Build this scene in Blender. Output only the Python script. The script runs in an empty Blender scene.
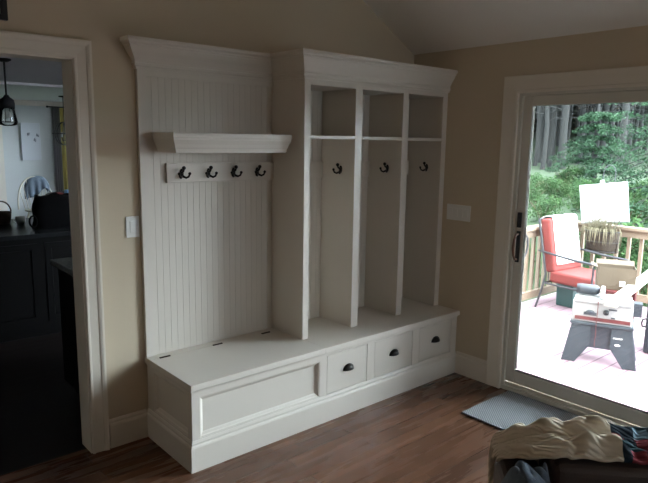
import bpy, bmesh, math, random
from mathutils import Vector, Matrix, noise as mnoise
R = math.radians
PI = math.pi
random.seed(7)
scene = bpy.context.scene
COL = scene.collection

# ------------------------------------------------------------------ mesh builder
class MB:
    def __init__(s): s.v = []; s.f = []; s.sm = []; s.uv = {}
    def add(s, vs, fs, smooth=False):
        b = len(s.v); s.v += [Vector(p) for p in vs]
        for f in fs: s.f.append([b + i for i in f]); s.sm.append(smooth)
        return b
    def box(s, x0, x1, y0, y1, z0, z1, M=None):
        vs = [Vector((x, y, z)) for x in (x0, x1) for y in (y0, y1) for z in (z0, z1)]
        if M: vs = [M @ v for v in vs]
        s.add(vs, [(0,1,3,2),(4,6,7,5),(0,4,5,1),(2,3,7,6),(0,2,6,4),(1,5,7,3)])
    def prism(s, poly, a0, a1, f):          # poly 2D, f(u,v,a) -> xyz
        n = len(poly)
        vs = [f(u, v, a0) for u, v in poly] + [f(u, v, a1) for u, v in poly]
        s.add(vs, [tuple(range(n)), tuple(range(2*n-1, n-1, -1))] + [(i, i+n, (i+1)%n+n, (i+1)%n) for i in range(n)])
    def tube(s, pts, r, n=8, cap=True):
        pts = [Vector(p) for p in pts]; m = len(pts)
        rs = r if isinstance(r, (list, tuple)) else [r]*m
        up = None; rings = []
        for i, p in enumerate(pts):
            t = (pts[min(i+1, m-1)] - pts[max(i-1, 0)])
            t = t.normalized() if t.length > 1e-9 else Vector((0,0,1))
            if up is None:
                up = Vector((0,0,1)) if abs(t.z) < .9 else Vector((1,0,0))
            up = (up - t*up.dot(t)).normalized(); sd = t.cross(up)
            rings.append([p + (up*math.cos(2*PI*k/n) + sd*math.sin(2*PI*k/n))*rs[i] for k in range(n)])
        vs = [q for ring in rings for q in ring]; fs = []
        for i in range(m-1):
            for k in range(n):
                fs.append((i*n+k, i*n+(k+1)%n, (i+1)*n+(k+1)%n, (i+1)*n+k))
        s.add(vs, fs, True)
        if cap:
            s.add(rings[0], [tuple(range(n))[::-1]]); s.add(rings[-1], [tuple(range(n))])
    def lathe(s, prof, c=(0,0,0), n=20, M=None):   # prof [(r,z)]
        vs = []
        for r, z in prof:
            for k in range(n):
                v = Vector((r*math.cos(2*PI*k/n), r*math.sin(2*PI*k/n), z))
                if M: v = M @ v
                vs.append(v + Vector(c))
        fs = [(i*n+k, i*n+(k+1)%n, (i+1)*n+(k+1)%n, (i+1)*n+k) for i in range(len(prof)-1) for k in range(n)]
        s.add(vs, fs, True)
    def ball(s, c, r, n=10, sc=(1,1,1)):
        m = max(4, n//2+1)
        prof = [(max(1e-4, math.sin(PI*i/m)), -math.cos(PI*i/m)) for i in range(m+1)]
        s.lathe(prof, c, n, Matrix.Diagonal((r*sc[0], r*sc[1], r*sc[2])))
    def sweep(s, path, prof, f, closed=False, first=0, last=0):
        # path: 2D polyline; prof: [(d,h)] d = offset to the right of travel, mitred; f(u,v,h)->xyz
        n = len(path); rows = []
        for i in range(n):
            p = Vector(path[i])
            a = Vector(path[i-1]) if (i > 0 or closed) else None
            b = Vector(path[(i+1) % n]) if (i < n-1 or closed) else None
            d1 = (p-a).normalized() if a is not None else None
            d2 = (b-p).normalized() if b is not None else None
            if d1 is None: d1 = d2
            if d2 is None: d2 = d1
            n1 = Vector((d1.y, -d1.x)); n2 = Vector((d2.y, -d2.x))
            mm = (n1+n2); mm = mm / max(.2, mm.dot(n1))
            rows.append([f(p.x+mm.x*d, p.y+mm.y*d, h) for d, h in prof])
        if first or last: rows = rows[first:len(rows)-last]; n = len(rows)
        k = len(prof); vs = [q for r_ in rows for q in r_]; fs = []
        for i in range(n if closed else n-1):
            j = (i+1) % n
            for q in range(k):
                fs.append((i*k+q, j*k+q, j*k+(q+1)%k, i*k+(q+1)%k))
        if not closed: fs += [tuple(range(k))[::-1], tuple(range((n-1)*k, n*k))]
        s.add(vs, fs)
    def grid(s, fn, nu, nv, smooth=True, uv=True):
        vs = [fn(i/nu, j/nv) for i in range(nu+1) for j in range(nv+1)]
        b = len(s.v)
        s.add(vs, [(i*(nv+1)+j, (i+1)*(nv+1)+j, (i+1)*(nv+1)+j+1, i*(nv+1)+j+1) for i in range(nu) for j in range(nv)], smooth)
        for i in range(nu+1):
            for j in range(nv+1): s.uv[b+i*(nv+1)+j] = (i/nu, j/nv)

WM = {}   # object -> matrix of its top-level thing
def tag(o, label=None, cat=None, group=None, kind=None):
    if label: o['label'] = label
    if cat: o['category'] = cat
    if group: o['group'] = group
    if kind: o['kind'] = kind
    return o
def thing(name, label, cat, loc=(0,0,0), rz=0, group=None, kind=None):
    o = bpy.data.objects.new(name, None); COL.objects.link(o)
    o.empty_display_size = .1
    o.location = loc; o.rotation_euler = (0, 0, rz)
    WM[o.name] = Matrix.Translation(Vector(loc)) @ Matrix.Rotation(rz, 4, 'Z')
    return tag(o, label, cat, group, kind)
def obj(name, mb, mat, parent=None, local=False, bevel=0, seg=2, solid=0, subd=0, label=None, fix=True):
    me = bpy.data.meshes.new(name)
    vs = mb.v
    M = WM.get(parent.name) if parent else None
    if parent and not local and M is not None:
        I = M.inverted(); vs = [I @ v for v in vs]
    me.from_pydata([tuple(v) for v in vs], [], mb.f)
    me.polygons.foreach_set('use_smooth', mb.sm)
    if mb.uv:
        ul = me.uv_layers.new(name='UVMap')
        for l in me.loops: ul.data[l.index].uv = mb.uv.get(l.vertex_index, (0, 0))
    if fix:
        bm = bmesh.new(); bm.from_mesh(me); bmesh.ops.recalc_face_normals(bm, faces=bm.faces); bm.to_mesh(me); bm.free()
    me.materials.append(mat); me.update()
    o = bpy.data.objects.new(name, me); COL.objects.link(o)
    if parent: o.parent = parent; WM[o.name] = M
    if solid:
        m = o.modifiers.new('s', 'SOLIDIFY'); m.thickness = solid; m.offset = 0
    if bevel:
        m = o.modifiers.new('b', 'BEVEL'); m.width = bevel; m.segments = seg; m.limit_method = 'ANGLE'; m.angle_limit = R(40)
        m.harden_normals = False
    if subd:
        m = o.modifiers.new('u', 'SUBSURF'); m.levels = subd; m.render_levels = subd
    if label: o['label'] = label
    return o
def struct(name, mb, mat, **k): return tag(obj(name, mb, mat, **k), kind='structure')
def copy_tree(o, parent=None):
    c = o.copy(); COL.objects.link(c)
    if parent: c.parent = parent
    for ch in list(o.children): copy_tree(ch, c)
    return c
def dup(o, loc, rz=0, label=None, scale=None):
    c = copy_tree(o); c.location = loc; c.rotation_euler = (0, 0, rz)
    if label: c['label'] = label
    if scale: c.scale = scale
    return c
def B(*a, **k):
    m = MB(); m.box(*a, **k); return m

# ------------------------------------------------------------------ materials
def mat(name, col, rough=.6, metal=0, nscale=0, namt=.0, bump=0, bscale=60, spec=.5, col2=None, stretch=(1,1,1), trans=0, sub=0):
    m = bpy.data.materials.new(name); m.use_nodes = True
    nt = m.node_tree; P = nt.nodes['Principled BSDF']
    P.inputs['Roughness'].default_value = rough; P.inputs['Metallic'].default_value = metal
    P.inputs['Specular IOR Level'].default_value = spec
    P.inputs['Base Color'].default_value = (*col, 1)
    tc = nt.nodes.new('ShaderNodeTexCoord'); mp = nt.nodes.new('ShaderNodeMapping')
    mp.inputs['Scale'].default_value = stretch
    nt.links.new(tc.outputs['Object'], mp.inputs['Vector'])
    n = nt.nodes.new('ShaderNodeTexNoise'); n.inputs['Scale'].default_value = nscale or 4; n.inputs['Detail'].default_value = 5
    nt.links.new(mp.outputs[0], n.inputs['Vector'])
    mx = nt.nodes.new('ShaderNodeMix'); mx.data_type = 'RGBA'
    c2 = col2 or tuple(max(0, c*(1-(namt or .04))) for c in col)
    mx.inputs['A'].default_value = (*col, 1); mx.inputs['B'].default_value = (*c2, 1)
    nt.links.new(n.outputs['Fac'], mx.inputs['Factor']); nt.links.new(mx.outputs['Result'], P.inputs['Base Color'])
    if bump:
        b = nt.nodes.new('ShaderNodeBump'); n2 = nt.nodes.new('ShaderNodeTexNoise'); n2.inputs['Scale'].default_value = bscale
        nt.links.new(mp.outputs[0], n2.inputs['Vector'])
        b.inputs['Strength'].default_value = bump; b.inputs['Distance'].default_value = .01
        nt.links.new(n2.outputs['Fac'], b.inputs['Height']); nt.links.new(b.outputs[0], P.inputs['Normal'])
    return m
def plank_mat(name, c1, c2, mortar, bw, rh, ms, rough, rot=0, grain=.35, spec=.5, bump=.3):
    m = bpy.data.materials.new(name); m.use_nodes = True; nt = m.node_tree; L = nt.links.new
    P = nt.nodes['Principled BSDF']; P.inputs['Specular IOR Level'].default_value = spec
    tc = nt.nodes.new('ShaderNodeTexCoord'); mp = nt.nodes.new('ShaderNodeMapping'); mp.inputs['Rotation'].default_value = (0, 0, rot)
    L(tc.outputs['Object'], mp.inputs[0])
    br = nt.nodes.new('ShaderNodeTexBrick'); br.offset = .37; br.offset_frequency = 2
    for k, v in (('Scale', 1), ('Mortar Size', ms), ('Mortar Smooth', .3), ('Bias', 0), ('Brick Width', bw), ('Row Height', rh)): br.inputs[k].default_value = v
    br.inputs['Color1'].default_value = (*c1, 1); br.inputs['Color2'].default_value = (*c2, 1); br.inputs['Mortar'].default_value = (*mortar, 1)
    L(mp.outputs[0], br.inputs['Vector'])
    m2 = nt.nodes.new('ShaderNodeMapping'); m2.inputs['Scale'].default_value = (1.6, 16, 16); L(mp.outputs[0], m2.inputs[0])
    n = nt.nodes.new('ShaderNodeTexNoise'); n.inputs['Scale'].default_value = 1; n.inputs['Detail'].default_value = 6; L(m2.outputs[0], n.inputs['Vector'])
    mr = nt.nodes.new('ShaderNodeMapRange'); mr.inputs['To Min'].default_value = 1-grain; mr.inputs['To Max'].default_value = 1+grain; L(n.outputs['Fac'], mr.inputs['Value'])
    vm = nt.nodes.new('ShaderNodeVectorMath'); vm.operation = 'SCALE'; L(br.outputs['Color'], vm.inputs[0]); L(mr.outputs[0], vm.inputs['Scale'])
    L(vm.outputs[0], P.inputs['Base Color'])
    r2 = nt.nodes.new('ShaderNodeMapRange'); r2.inputs['To Min'].default_value = rough-.06; r2.inputs['To Max'].default_value = rough+.1; L(n.outputs['Fac'], r2.inputs['Value']); L(r2.outputs[0], P.inputs['Roughness'])
    b = nt.nodes.new('ShaderNodeBump'); b.inputs['Strength'].default_value = bump; b.inputs['Distance'].default_value = .002; b.invert = True
    L(br.outputs['Fac'], b.inputs['Height']); L(b.outputs[0], P.inputs['Normal'])
    return m
def glass_mat(name, tint=(.96, .98, .97), refl=1.0):
    m = bpy.data.materials.new(name); m.use_nodes = True; nt = m.node_tree; nt.nodes.clear()
    o = nt.nodes.new('ShaderNodeOutputMaterial'); mx = nt.nodes.new('ShaderNodeMixShader'); fr = nt.nodes.new('ShaderNodeFresnel'); fr.inputs[0].default_value = 1.45
    t = nt.nodes.new('ShaderNodeBsdfTransparent'); t.inputs[0].default_value = (*tint, 1)
    g = nt.nodes.new('ShaderNodeBsdfGlossy'); g.inputs['Roughness'].default_value = .02
    nt.links.new(fr.outputs[0], mx.inputs[0]); nt.links.new(t.outputs[0], mx.inputs[1]); nt.links.new(g.outputs[0], mx.inputs[2]); nt.links.new(mx.outputs[0], o.inputs[0])
    return m
def leaf_mat(name, c1, c2, scale=3, transl=.25):
    m = bpy.data.materials.new(name); m.use_nodes = True; nt = m.node_tree; L = nt.links.new
    P = nt.nodes['Principled BSDF']; P.inputs['Roughness'].default_value = .7; P.inputs['Specular IOR Level'].default_value = .2
    tc = nt.nodes.new('ShaderNodeTexCoord'); n = nt.nodes.new('ShaderNodeTexNoise'); n.inputs['Scale'].default_value = scale; n.inputs['Detail'].default_value = 8
    L(tc.outputs['Object'], n.inputs['Vector'])
    cr = nt.nodes.new('ShaderNodeValToRGB'); cr.color_ramp.elements[0].color = (*c1, 1); cr.color_ramp.elements[1].color = (*c2, 1)
    cr.color_ramp.elements[0].position = .35; cr.color_ramp.elements[1].position = .65
    L(n.outputs['Fac'], cr.inputs[0]); L(cr.outputs[0], P.inputs['Base Color'])
    tr = nt.nodes.new('ShaderNodeBsdfTranslucent'); L(cr.outputs[0], tr.inputs[0])
    mx = nt.nodes.new('ShaderNodeMixShader'); mx.inputs[0].default_value = transl
    L(P.outputs[0], mx.inputs[1]); L(tr.outputs[0], mx.inputs[2]); L(mx.outputs[0], nt.nodes['Material Output'].inputs[0])
    return m

M_paint = mat('white_paint', (.68, .62, .545), .33, nscale=3, namt=.03)
M_trim = mat('trim_paint', (.73, .66, .56), .45, nscale=3, namt=.03)
M_wall = mat('tan_wall', (.60, .50, .365), .85, nscale=2, namt=.05, bump=.05, bscale=180)
M_ceil = mat('ceiling_paint', (.84, .79, .73), .9, nscale=2, namt=.04)
M_kwall = mat('kitchen_wall', (.56, .58, .58), .85, nscale=2, namt=.04)
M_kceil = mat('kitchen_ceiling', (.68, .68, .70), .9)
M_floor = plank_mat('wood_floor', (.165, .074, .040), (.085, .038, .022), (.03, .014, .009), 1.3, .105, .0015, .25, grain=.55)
M_kfloor_shade = plank_mat('shaded_kitchen_floor', (.020, .014, .012), (.014, .010, .009), (.008, .006, .005), 1.3, .085, .0015, .4, grain=.3)  # same wood floor, darkened so the unlit kitchen's shade is in the colour
M_deck = plank_mat('deck_boards', (.34, .225, .25), (.29, .19, .215), (.10, .06, .07), 3.6, .14, .006, .5, rot=R(0), grain=.12, spec=.3)
M_vinyl = mat('door_vinyl', (.64, .60, .52), .45, nscale=2, namt=.03)
M_bronze = mat('dark_bronze', (.022, .018, .016), .32, .6, nscale=30, namt=.3)
M_black = mat('black_plastic', (.012, .012, .014), .5)
M_hinge = mat('hinge_bronze', (.05, .03, .018), .4, .6)
M_plate = mat('switch_plate', (.78, .77, .73), .35)
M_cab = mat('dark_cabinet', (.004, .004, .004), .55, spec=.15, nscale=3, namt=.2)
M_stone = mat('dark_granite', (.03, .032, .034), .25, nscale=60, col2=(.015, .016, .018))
M_stone2 = mat('speckled_granite', (.20, .20, .19), .25, nscale=50, col2=(.05, .05, .05))
M_glass = glass_mat('door_glass')
M_wglass = glass_mat('window_glass', (.97, .98, .98))
M_brown = mat('brown_leather', (.085, .055, .043), .5, nscale=6, namt=.25, bump=.25, bscale=220)
M_denim = mat('denim', (.12, .155, .20), .85, nscale=90, namt=.35, bump=.3, bscale=300)
M_cedar = mat('cedar_rail', (0.240, 0.174, 0.120), .75, nscale=3, namt=.2, stretch=(1, 1, 1))
M_red = mat('red_cushion', (0.180, 0.027, 0.022), .85, nscale=8, namt=.12, bump=.15, bscale=200)
M_glare = mat('white_glare', (0.731, 0.714, 0.680), .95, nscale=30, namt=.06, bump=.3, bscale=400)  # white that puts sky glare onto the red back cushion
M_steel = mat('dark_metal_frame', (.05, .05, .055), .45, .5)
M_card = mat('cardboard', (0.105, 0.076, 0.050), .85, nscale=5, namt=.15)
M_label = mat('white_label', (.8, .8, .78), .6)
M_grey = mat('grey_plastic', (0.038, 0.049, 0.058), .5, nscale=10, namt=.1)
M_dgrey = mat('dark_grey_plastic', (.035, .04, .05), .5, nscale=10, namt=.1)
M_mwhite = mat('white_metal', (0.300, 0.296, 0.288), .45, nscale=5, namt=.04)
M_mred = mat('red_plastic', (.11, .02, .02), .5)
M_lumber = mat('white_lumber', (0.420, 0.389, 0.336), .7, nscale=4, namt=.08)
M_teal = mat('teal_plastic', (0.016, 0.064, 0.060), .5)
M_coir = mat('coir', (0.050, 0.034, 0.021), .95, nscale=40, col2=(0.017, 0.010, 0.006), bump=.6, bscale=90)
M_straw = mat('dry_stems', (0.196, 0.168, 0.105), .9, nscale=20, col2=(0.091, 0.077, 0.042))
M_board = mat('white_board', (0.675, 0.690, 0.698), .35)
M_bgrey = mat('grey_edge', (0.180, 0.198, 0.216), .5)
M_wicker = mat('brown_wicker', (.10, .05, .03), .8, nscale=40, col2=(.04, .02, .015))
M_cloth_b = mat('black_cloth', (.003, .003, .0035), .9, spec=.1)
M_pale = mat('pale_wood', (.62, .58, .48), .6, nscale=8, namt=.1)
M_yell = mat('yellow_curtain', (.62, .52, .16), .85, nscale=5, namt=.08)
M_gcur = mat('grey_curtain', (.20, .19, .20), .85, nscale=5, namt=.08)
M_lblue = mat('light_blue_box', (.30, .55, .85), .5)
M_redb = mat('red_book', (.30, .04, .04), .6)
M_white = mat('white_ceramic', (.75, .75, .72), .3)
M_matw = mat('mat_board', (.75, .73, .68), .8)
M_art = mat('green_print', (.05, .09, .03), .7, nscale=8, col2=(.015, .02, .01))
M_paper = mat('canvas_print', (.60, .62, .66), .8)
M_ink = mat('print_ink', (.10, .11, .14), .8)
M_bark = mat('bark', (0.028, 0.028, 0.025), .95, nscale=3, col2=(0.010, 0.010, 0.010), bump=.6, bscale=14, stretch=(3, 3, .5))
M_stem = mat('bush_stem', (.10, .07, .04), .9)
M_leafdark = leaf_mat('dark_needles', (0.002, 0.005, 0.003), (0.006, 0.013, 0.007), 1.2)
M_leafmid = leaf_mat('mid_leaves', (0.006, 0.018, 0.008), (0.016, 0.039, 0.017), 1.5)
M_leafbr = leaf_mat('spruce_needles', (0.009, 0.026, 0.013), (0.041, 0.091, 0.044), 2.2)
M_leafbush = leaf_mat('bush_leaves', (0.021, 0.052, 0.017), (0.059, 0.119, 0.038), 3)
M_ground = mat('forest_ground', (.035, .065, .022), .95, nscale=1.6, col2=(.014, .022, .010), bump=.8, bscale=8)
M_grout = mat('grass_ground', (.10, .16, .05), .95, nscale=3, namt=.4)

# rug material: woven diagonal ribs
def rug_material():
    m = bpy.data.materials.new('woven_mat'); m.use_nodes = True; nt = m.node_tree; L = nt.links.new
    P = nt.nodes['Principled BSDF']; P.inputs['Roughness'].default_value = .95; P.inputs['Specular IOR Level'].default_value = .15
    tc = nt.nodes.new('ShaderNodeTexCoord'); outs = []
    for a in (R(45), R(-45)):
        mp = nt.nodes.new('ShaderNodeMapping'); mp.inputs['Rotation'].default_value = (0, 0, a); L(tc.outputs['Object'], mp.inputs[0])
        w = nt.nodes.new('ShaderNodeTexWave'); w.inputs['Scale'].default_value = 24; w.inputs['Distortion'].default_value = .8; w.inputs['Detail'].default_value = 1; L(mp.outputs[0], w.inputs['Vector']); outs.append(w)
    mm = nt.nodes.new('ShaderNodeMath'); mm.operation = 'MULTIPLY'; L(outs[0].outputs['Fac'], mm.inputs[0]); L(outs[1].outputs['Fac'], mm.inputs[1])
    cr = nt.nodes.new('ShaderNodeValToRGB'); cr.color_ramp.elements[0].color = (.15, .155, .16, 1); cr.color_ramp.elements[1].color = (.44, .45, .46, 1); cr.color_ramp.elements[1].position = .5
    L(mm.outputs[0], cr.inputs[0]); L(cr.outputs[0], P.inputs['Base Color'])
    b = nt.nodes.new('ShaderNodeBump'); b.inputs['Strength'].default_value = .7; b.inputs['Distance'].default_value = .004; L(mm.outputs[0], b.inputs['Height']); L(b.outputs[0], P.inputs['Normal'])
    return m
M_rug = rug_material()

# quilt: cream cloth with stitched lines, coloured patches towards one end (pattern in UV space of the cloth)
def quilt_material():
    m = bpy.data.materials.new('patchwork_quilt'); m.use_nodes = True; nt = m.node_tree; L = nt.links.new
    P = nt.nodes['Principled BSDF']; P.inputs['Roughness'].default_value = .95; P.inputs['Specular IOR Level'].default_value = .1
    uv = nt.nodes.new('ShaderNodeUVMap'); sep = nt.nodes.new('ShaderNodeSeparateXYZ'); L(uv.outputs[0], sep.inputs[0])
    sn = nt.nodes.new('ShaderNodeVectorMath'); sn.operation = 'MULTIPLY'; sn.inputs[1].default_value = (22, 9, 1); L(uv.outputs[0], sn.inputs[0])
    fl = nt.nodes.new('ShaderNodeVectorMath'); fl.operation = 'FLOOR'; L(sn.outputs[0], fl.inputs[0])
    wn = nt.nodes.new('ShaderNodeTexWhiteNoise'); L(fl.outputs[0], wn.inputs['Vector'])
    cr = nt.nodes.new('ShaderNodeValToRGB'); cr.color_ramp.interpolation = 'CONSTANT'
    cols = [(0, (.03, .06, .07)), (.28, (.50, .43, .32)), (.40, (.20, .29, .34)), (.55, (.24, .05, .06)), (.68, (.02, .03, .04)), (.86, (.55, .50, .42))]
    el = cr.color_ramp.elements; el[0].position = 0; el[0].color = (*cols[0][1], 1); el[1].position = cols[1][0]; el[1].color = (*cols[1][1], 1)
    for p_, c in cols[2:]:
        e = el.new(p_); e.color = (*c, 1)
    L(wn.outputs['Value'], cr.inputs[0])
    # field of patches only beyond u = .52
    gt = nt.nodes.new('ShaderNodeMath'); gt.operation = 'GREATER_THAN'; gt.inputs[1].default_value = .34; L(sep.outputs['X'], gt.inputs[0])
    mx = nt.nodes.new('ShaderNodeMix'); mx.data_type = 'RGBA'; mx.inputs['A'].default_value = (.70, .60, .46, 1)
    L(gt.outputs[0], mx.inputs['Factor']); L(cr.outputs[0], mx.inputs['B']); L(mx.outputs['Result'], P.inputs['Base Color'])
    w = nt.nodes.new('ShaderNodeTexWave'); w.inputs['Scale'].default_value = 14; w.inputs['Distortion'].default_value = 3; w.inputs['Detail'].default_value = 3; w.bands_direction = 'DIAGONAL'; L(uv.outputs[0], w.inputs['Vector'])
    b = nt.nodes.new('ShaderNodeBump'); b.inputs['Strength'].default_value = .6; b.inputs['Distance'].default_value = .006; L(w.outputs['Fac'], b.inputs['Height']); L(b.outputs[0], P.inputs['Normal'])
    return m
M_quilt = quilt_material()

# ------------------------------------------------------------------ room shell
ZE, SL, XR = 2.386, .547, -3.25           # eave height on the right wall, roof slope, ridge x
XL, YF = -6.5, -6.2
zc = lambda x: ZE - SL*x if x >= XR else ZE - SL*XR - SL*(XR-x)
xz = lambda u, v, a: (u, a, v)
DX0, DX1, DH = -3.78, -2.56, 2.115        # doorway opening
m = MB()
m.prism([(DX1, 0), (.15, 0), (.15, zc(0)), (0, zc(0)), (DX1, zc(DX1))], 0, .14, xz)
m.prism([(DX0, DH), (DX1, DH), (DX1, zc(DX1)), (XR, zc(XR)), (DX0, zc(DX0))], 0, .14, xz)
m.prism([(XL, 0), (DX0, 0), (DX0, zc(DX0)), (XL, zc(XL))], 0, .14, xz)
struct('wall_back', m, M_wall)
m = MB()
PY0, PY1, PH = -.926, -3.36, 2.06         # patio door opening
m.box(0, .15, PY0, 0, 0, ZE)
m.box(0, .15, PY1, PY0, PH, ZE); m.box(0, .15, -4.3, PY1, 0, ZE)
m.box(0, .15, -5.9, -4.3, 0, .75); m.box(0, .15, -5.9, -4.3, 2.05, ZE); m.box(0, .15, YF, -5.9, 0, ZE)
struct('wall_right', m, M_wall)
m = MB(); m.box(XL-.15, XL, YF, .14, 0, zc(XL)); struct('wall_left', m, M_wall)
m = MB()
WX0, WX1 = -.95, -.45
m.prism([(WX1, 0), (.15, 0), (.15, zc(0)), (0, zc(0)), (WX1, zc(WX1))], YF-.15, YF, xz)
m.prism([(WX0, 0), (WX1, 0), (WX1, .8), (WX0, .8)], YF-.15, YF, xz)
m.prism([(WX0, 2.1), (WX1, 2.1), (WX1, zc(WX1)), (WX0, zc(WX0))], YF-.15, YF, xz)
m.prism([(XL-.15, 0), (WX0, 0), (WX0, zc(WX0)), (XR, zc(XR)), (XL-.15, zc(XL))], YF-.15, YF, xz)
struct('wall_front', m, M_wall)
m = MB()
m.prism([(.15, zc(0)), (0, zc(0)), (XR, zc(XR)), (XL-.15, zc(XL)), (XL-.15, zc(XL)+.2), (XR, zc(XR)+.2), (.15, zc(0)+.2)], YF-.15, .14, xz)
struct('ceiling', m, M_ceil)
m = MB(); m.box(XL-.15, .15, YF-.15, .07, -.08, 0)
struct('floor', m, M_floor)
m = MB(); m.box(-5, 1.0, .07, 10.1, -.08, 0)
struct('floor_kitchen', m, M_kfloor_shade)
# kitchen shell
m = MB(); m.box(-5.1, 1.1, 10, 10.12, 0, 2.44); struct('wall_kitchen_far', m, M_kwall)
m = MB(); m.box(1.0, 1.1, .14, 6.6, 0, 2.44); m.box(1.0, 1.1, 6.6, 9.4, 0, .5); m.box(1.0, 1.1, 6.6, 9.4, 2.3, 2.44); m.box(1.0, 1.1, 9.4, 10, 0, 2.44)
struct('wall_kitchen_right', m, M_kwall)
m = MB(); m.box(-5.1, -5, .14, 10, 0, 2.44); struct('wall_kitchen_left', m, M_kwall)
m = MB(); m.box(-5.1, 1.1, .14, 10.12, 2.44, 2.54); struct('ceiling_kitchen', m, M_kceil)
m = MB(); m.box(-5, 1.0, 5.75, 5.87, 2.405, 2.44); struct('trim_5', m, M_kceil)
m = MB(); m.sweep([(-5, 10), (1.0, 10)], [(0, 2.34), (.015, 2.34), (.06, 2.41), (.07, 2.44), (0, 2.44)], lambda u, v, h: (u, v, h)); struct('trim_6', m, M_paint)

# casings: profile (d across from inner edge outward, h out of the wall)
def casing_prof(w, t):
    return [(0, 0), (0, t*.55), (.006, t*.75), (w*.16, t*.75), (w*.19, t*.55), (w*.30, t*.6), (w*.62, t*.75), (w*.66, t*.75), (w*.72, t*.95), (w*.86, t*1.15), (w*.98, t*1.15), (w, t*.9), (w, 0)]
m = MB()
cp = casing_prof(.092, .021)
m.sweep([(DX0+.006, 0), (DX0+.006, DH-.006), (DX1-.006, DH-.006), (DX1-.006, 0)], [(-d, h) for d, h in cp], lambda u, v, h: (u, -h, v))
# jamb liner
m.box(DX1-.012, DX1, -.002, .142, 0, DH-.0); m.box(DX0, DX0+.012, -.002, .142, 0, DH); m.box(DX0, DX1, -.002, .142, DH-.012, DH)
struct('trim_1', m, M_trim)
m = MB()
m.sweep([(DX0+.006, 0), (DX0+.006, DH-.006), (DX1-.006, DH-.006), (DX1-.006, 0)], [(-d, h) for d, h in cp], lambda u, v, h: (u, .14+h, v))
struct('trim_2', m, M_trim)

# patio casing
m = MB()
cp2 = [(0, 0), (0, .016), (.006, .019), (.018, .019), (.022, .016), (.085, .018), (.108, .020), (.112, .018), (.112, 0)]
m.sweep([(PY0+.0, 0), (PY0+.0, PH-.006), (PY1-.0, PH-.006), (PY1, 0)], [(d, h) for d, h in cp2], lambda u, v, h: (-h, u, v))
struct('trim_3', m, M_trim)
m = MB()
m.sweep([(PY0, 0), (PY0, PH), (PY1, PH), (PY1, 0)], [(d, h) for d, h in cp2], lambda u, v, h: (.15+h, u, v))
struct('trim_4', m, M_paint)

# baseboards
bb = [(0, 0), (.016, 0), (.016, .13), (.013, .14), (.008, .145), (.008, .155), (.003, .168), (0, .168)]
f3 = lambda u, v, h: (u, v, h)
def baseboard(name, path):
    m = MB(); m.sweep(path, bb, f3); struct(name, m, M_trim, bevel=0)
baseboard('baseboard_back', [(DX1+.092, 0), (-2.247, 0)])
baseboard('baseboard_right', [(0, -.5375), (0, PY0+.112)])
baseboard('baseboard_front', [(0, YF), (XL, YF)])
baseboard('baseboard_left', [(XL, YF), (XL, 0)])

# ------------------------------------------------------------------ patio door (structure)
d1 = thing('door_1', None, None, (0.06, -2.1, 0), kind='structure')
m = MB()
fx0, fx1 = 0.004, .146
m.box(fx0, fx1, PY0-.022, PY0, 0, PH); m.box(fx0, fx1, PY1, PY1+.022, 0, PH); m.box(fx0, fx1, PY1, PY0, PH-.022, PH)
m.box(.0, .16, PY1, PY0, 0, .03); m.box(.018, .024, PY1, PY0, .03, .058); m.box(.064, .070, PY1, PY0, .03, .05)
obj('door_frame', m, M_vinyl, d1, bevel=.002)
def sash(name, y0, y1, x0, x1, glass):       # y0 > y1
    m = MB(); s = .066
    m.box(x0, x1, y0-s, y0, .06, 2.036); m.box(x0, x1, y1, y1+s, .06, 2.036)
    m.box(x0, x1, y1+s, y0-s, .06, .152); m.box(x0, x1, y1+s, y0-s, 1.972, 2.036)
    o = obj(name, m, M_vinyl, d1, bevel=.004)
    b = .009; g = MB()                        # glazing bead
    g.sweep([(y0-s, .152), (y0-s, 1.972), (y1+s, 1.972), (y1+s, .152)], [(0, x0+.004), (b, x0+.006), (b, x1-.006), (0, x1-.004)], lambda u, v, h: (h, u, v), closed=True)
    obj('glazing_bead', g, M_paint, o)
    g = MB(); g.box((x0+x1)/2-.003, (x0+x1)/2+.003, y1+s, y0-s, .152, 1.972)
    obj('glass_pane', g, M_glass, o)
    return o
s1 = sash('sliding_panel', -.945, -2.18, .022, .06, True)
s2 = sash('fixed_panel', -2.12, -3.34, .075, .113, True)
hy = -.978
m = MB(); m.box(.008, .022, hy-.013, hy+.013, .925, 1.14); m.box(.006, .022, hy-.014, hy+.014, 1.165, 1.268)
m.box(-.006, .008, hy-.005, hy+.005, 1.19, 1.225)
obj('handle_plate', m, M_black, s1, bevel=.003)
pts = [(.01, hy, .945), (-.02, hy-.002, .95), (-.04, hy-.004, .98), (-.048, hy-.005, 1.03), (-.040, hy-.004, 1.085), (-.02, hy-.002, 1.115), (.01, hy, 1.12)]
m = MB(); m.tube(pts, [.008, .008, .009, .011, .009, .008, .008], 8); obj('pull_handle', m, mat('wood_grip', (.16, .075, .04), .4), s1, label='curved wooden pull')
pts = [(.06, hy, .945), (.095, hy-.004, .95), (.118, hy-.008, .98), (.126, hy-.01, 1.03), (.118, hy-.008, 1.085), (.095, hy-.004, 1.115), (.06, hy, 1.12)]
m = MB(); m.tube(pts, .007, 8); obj('outer_handle', m, M_steel, s1)

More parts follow.
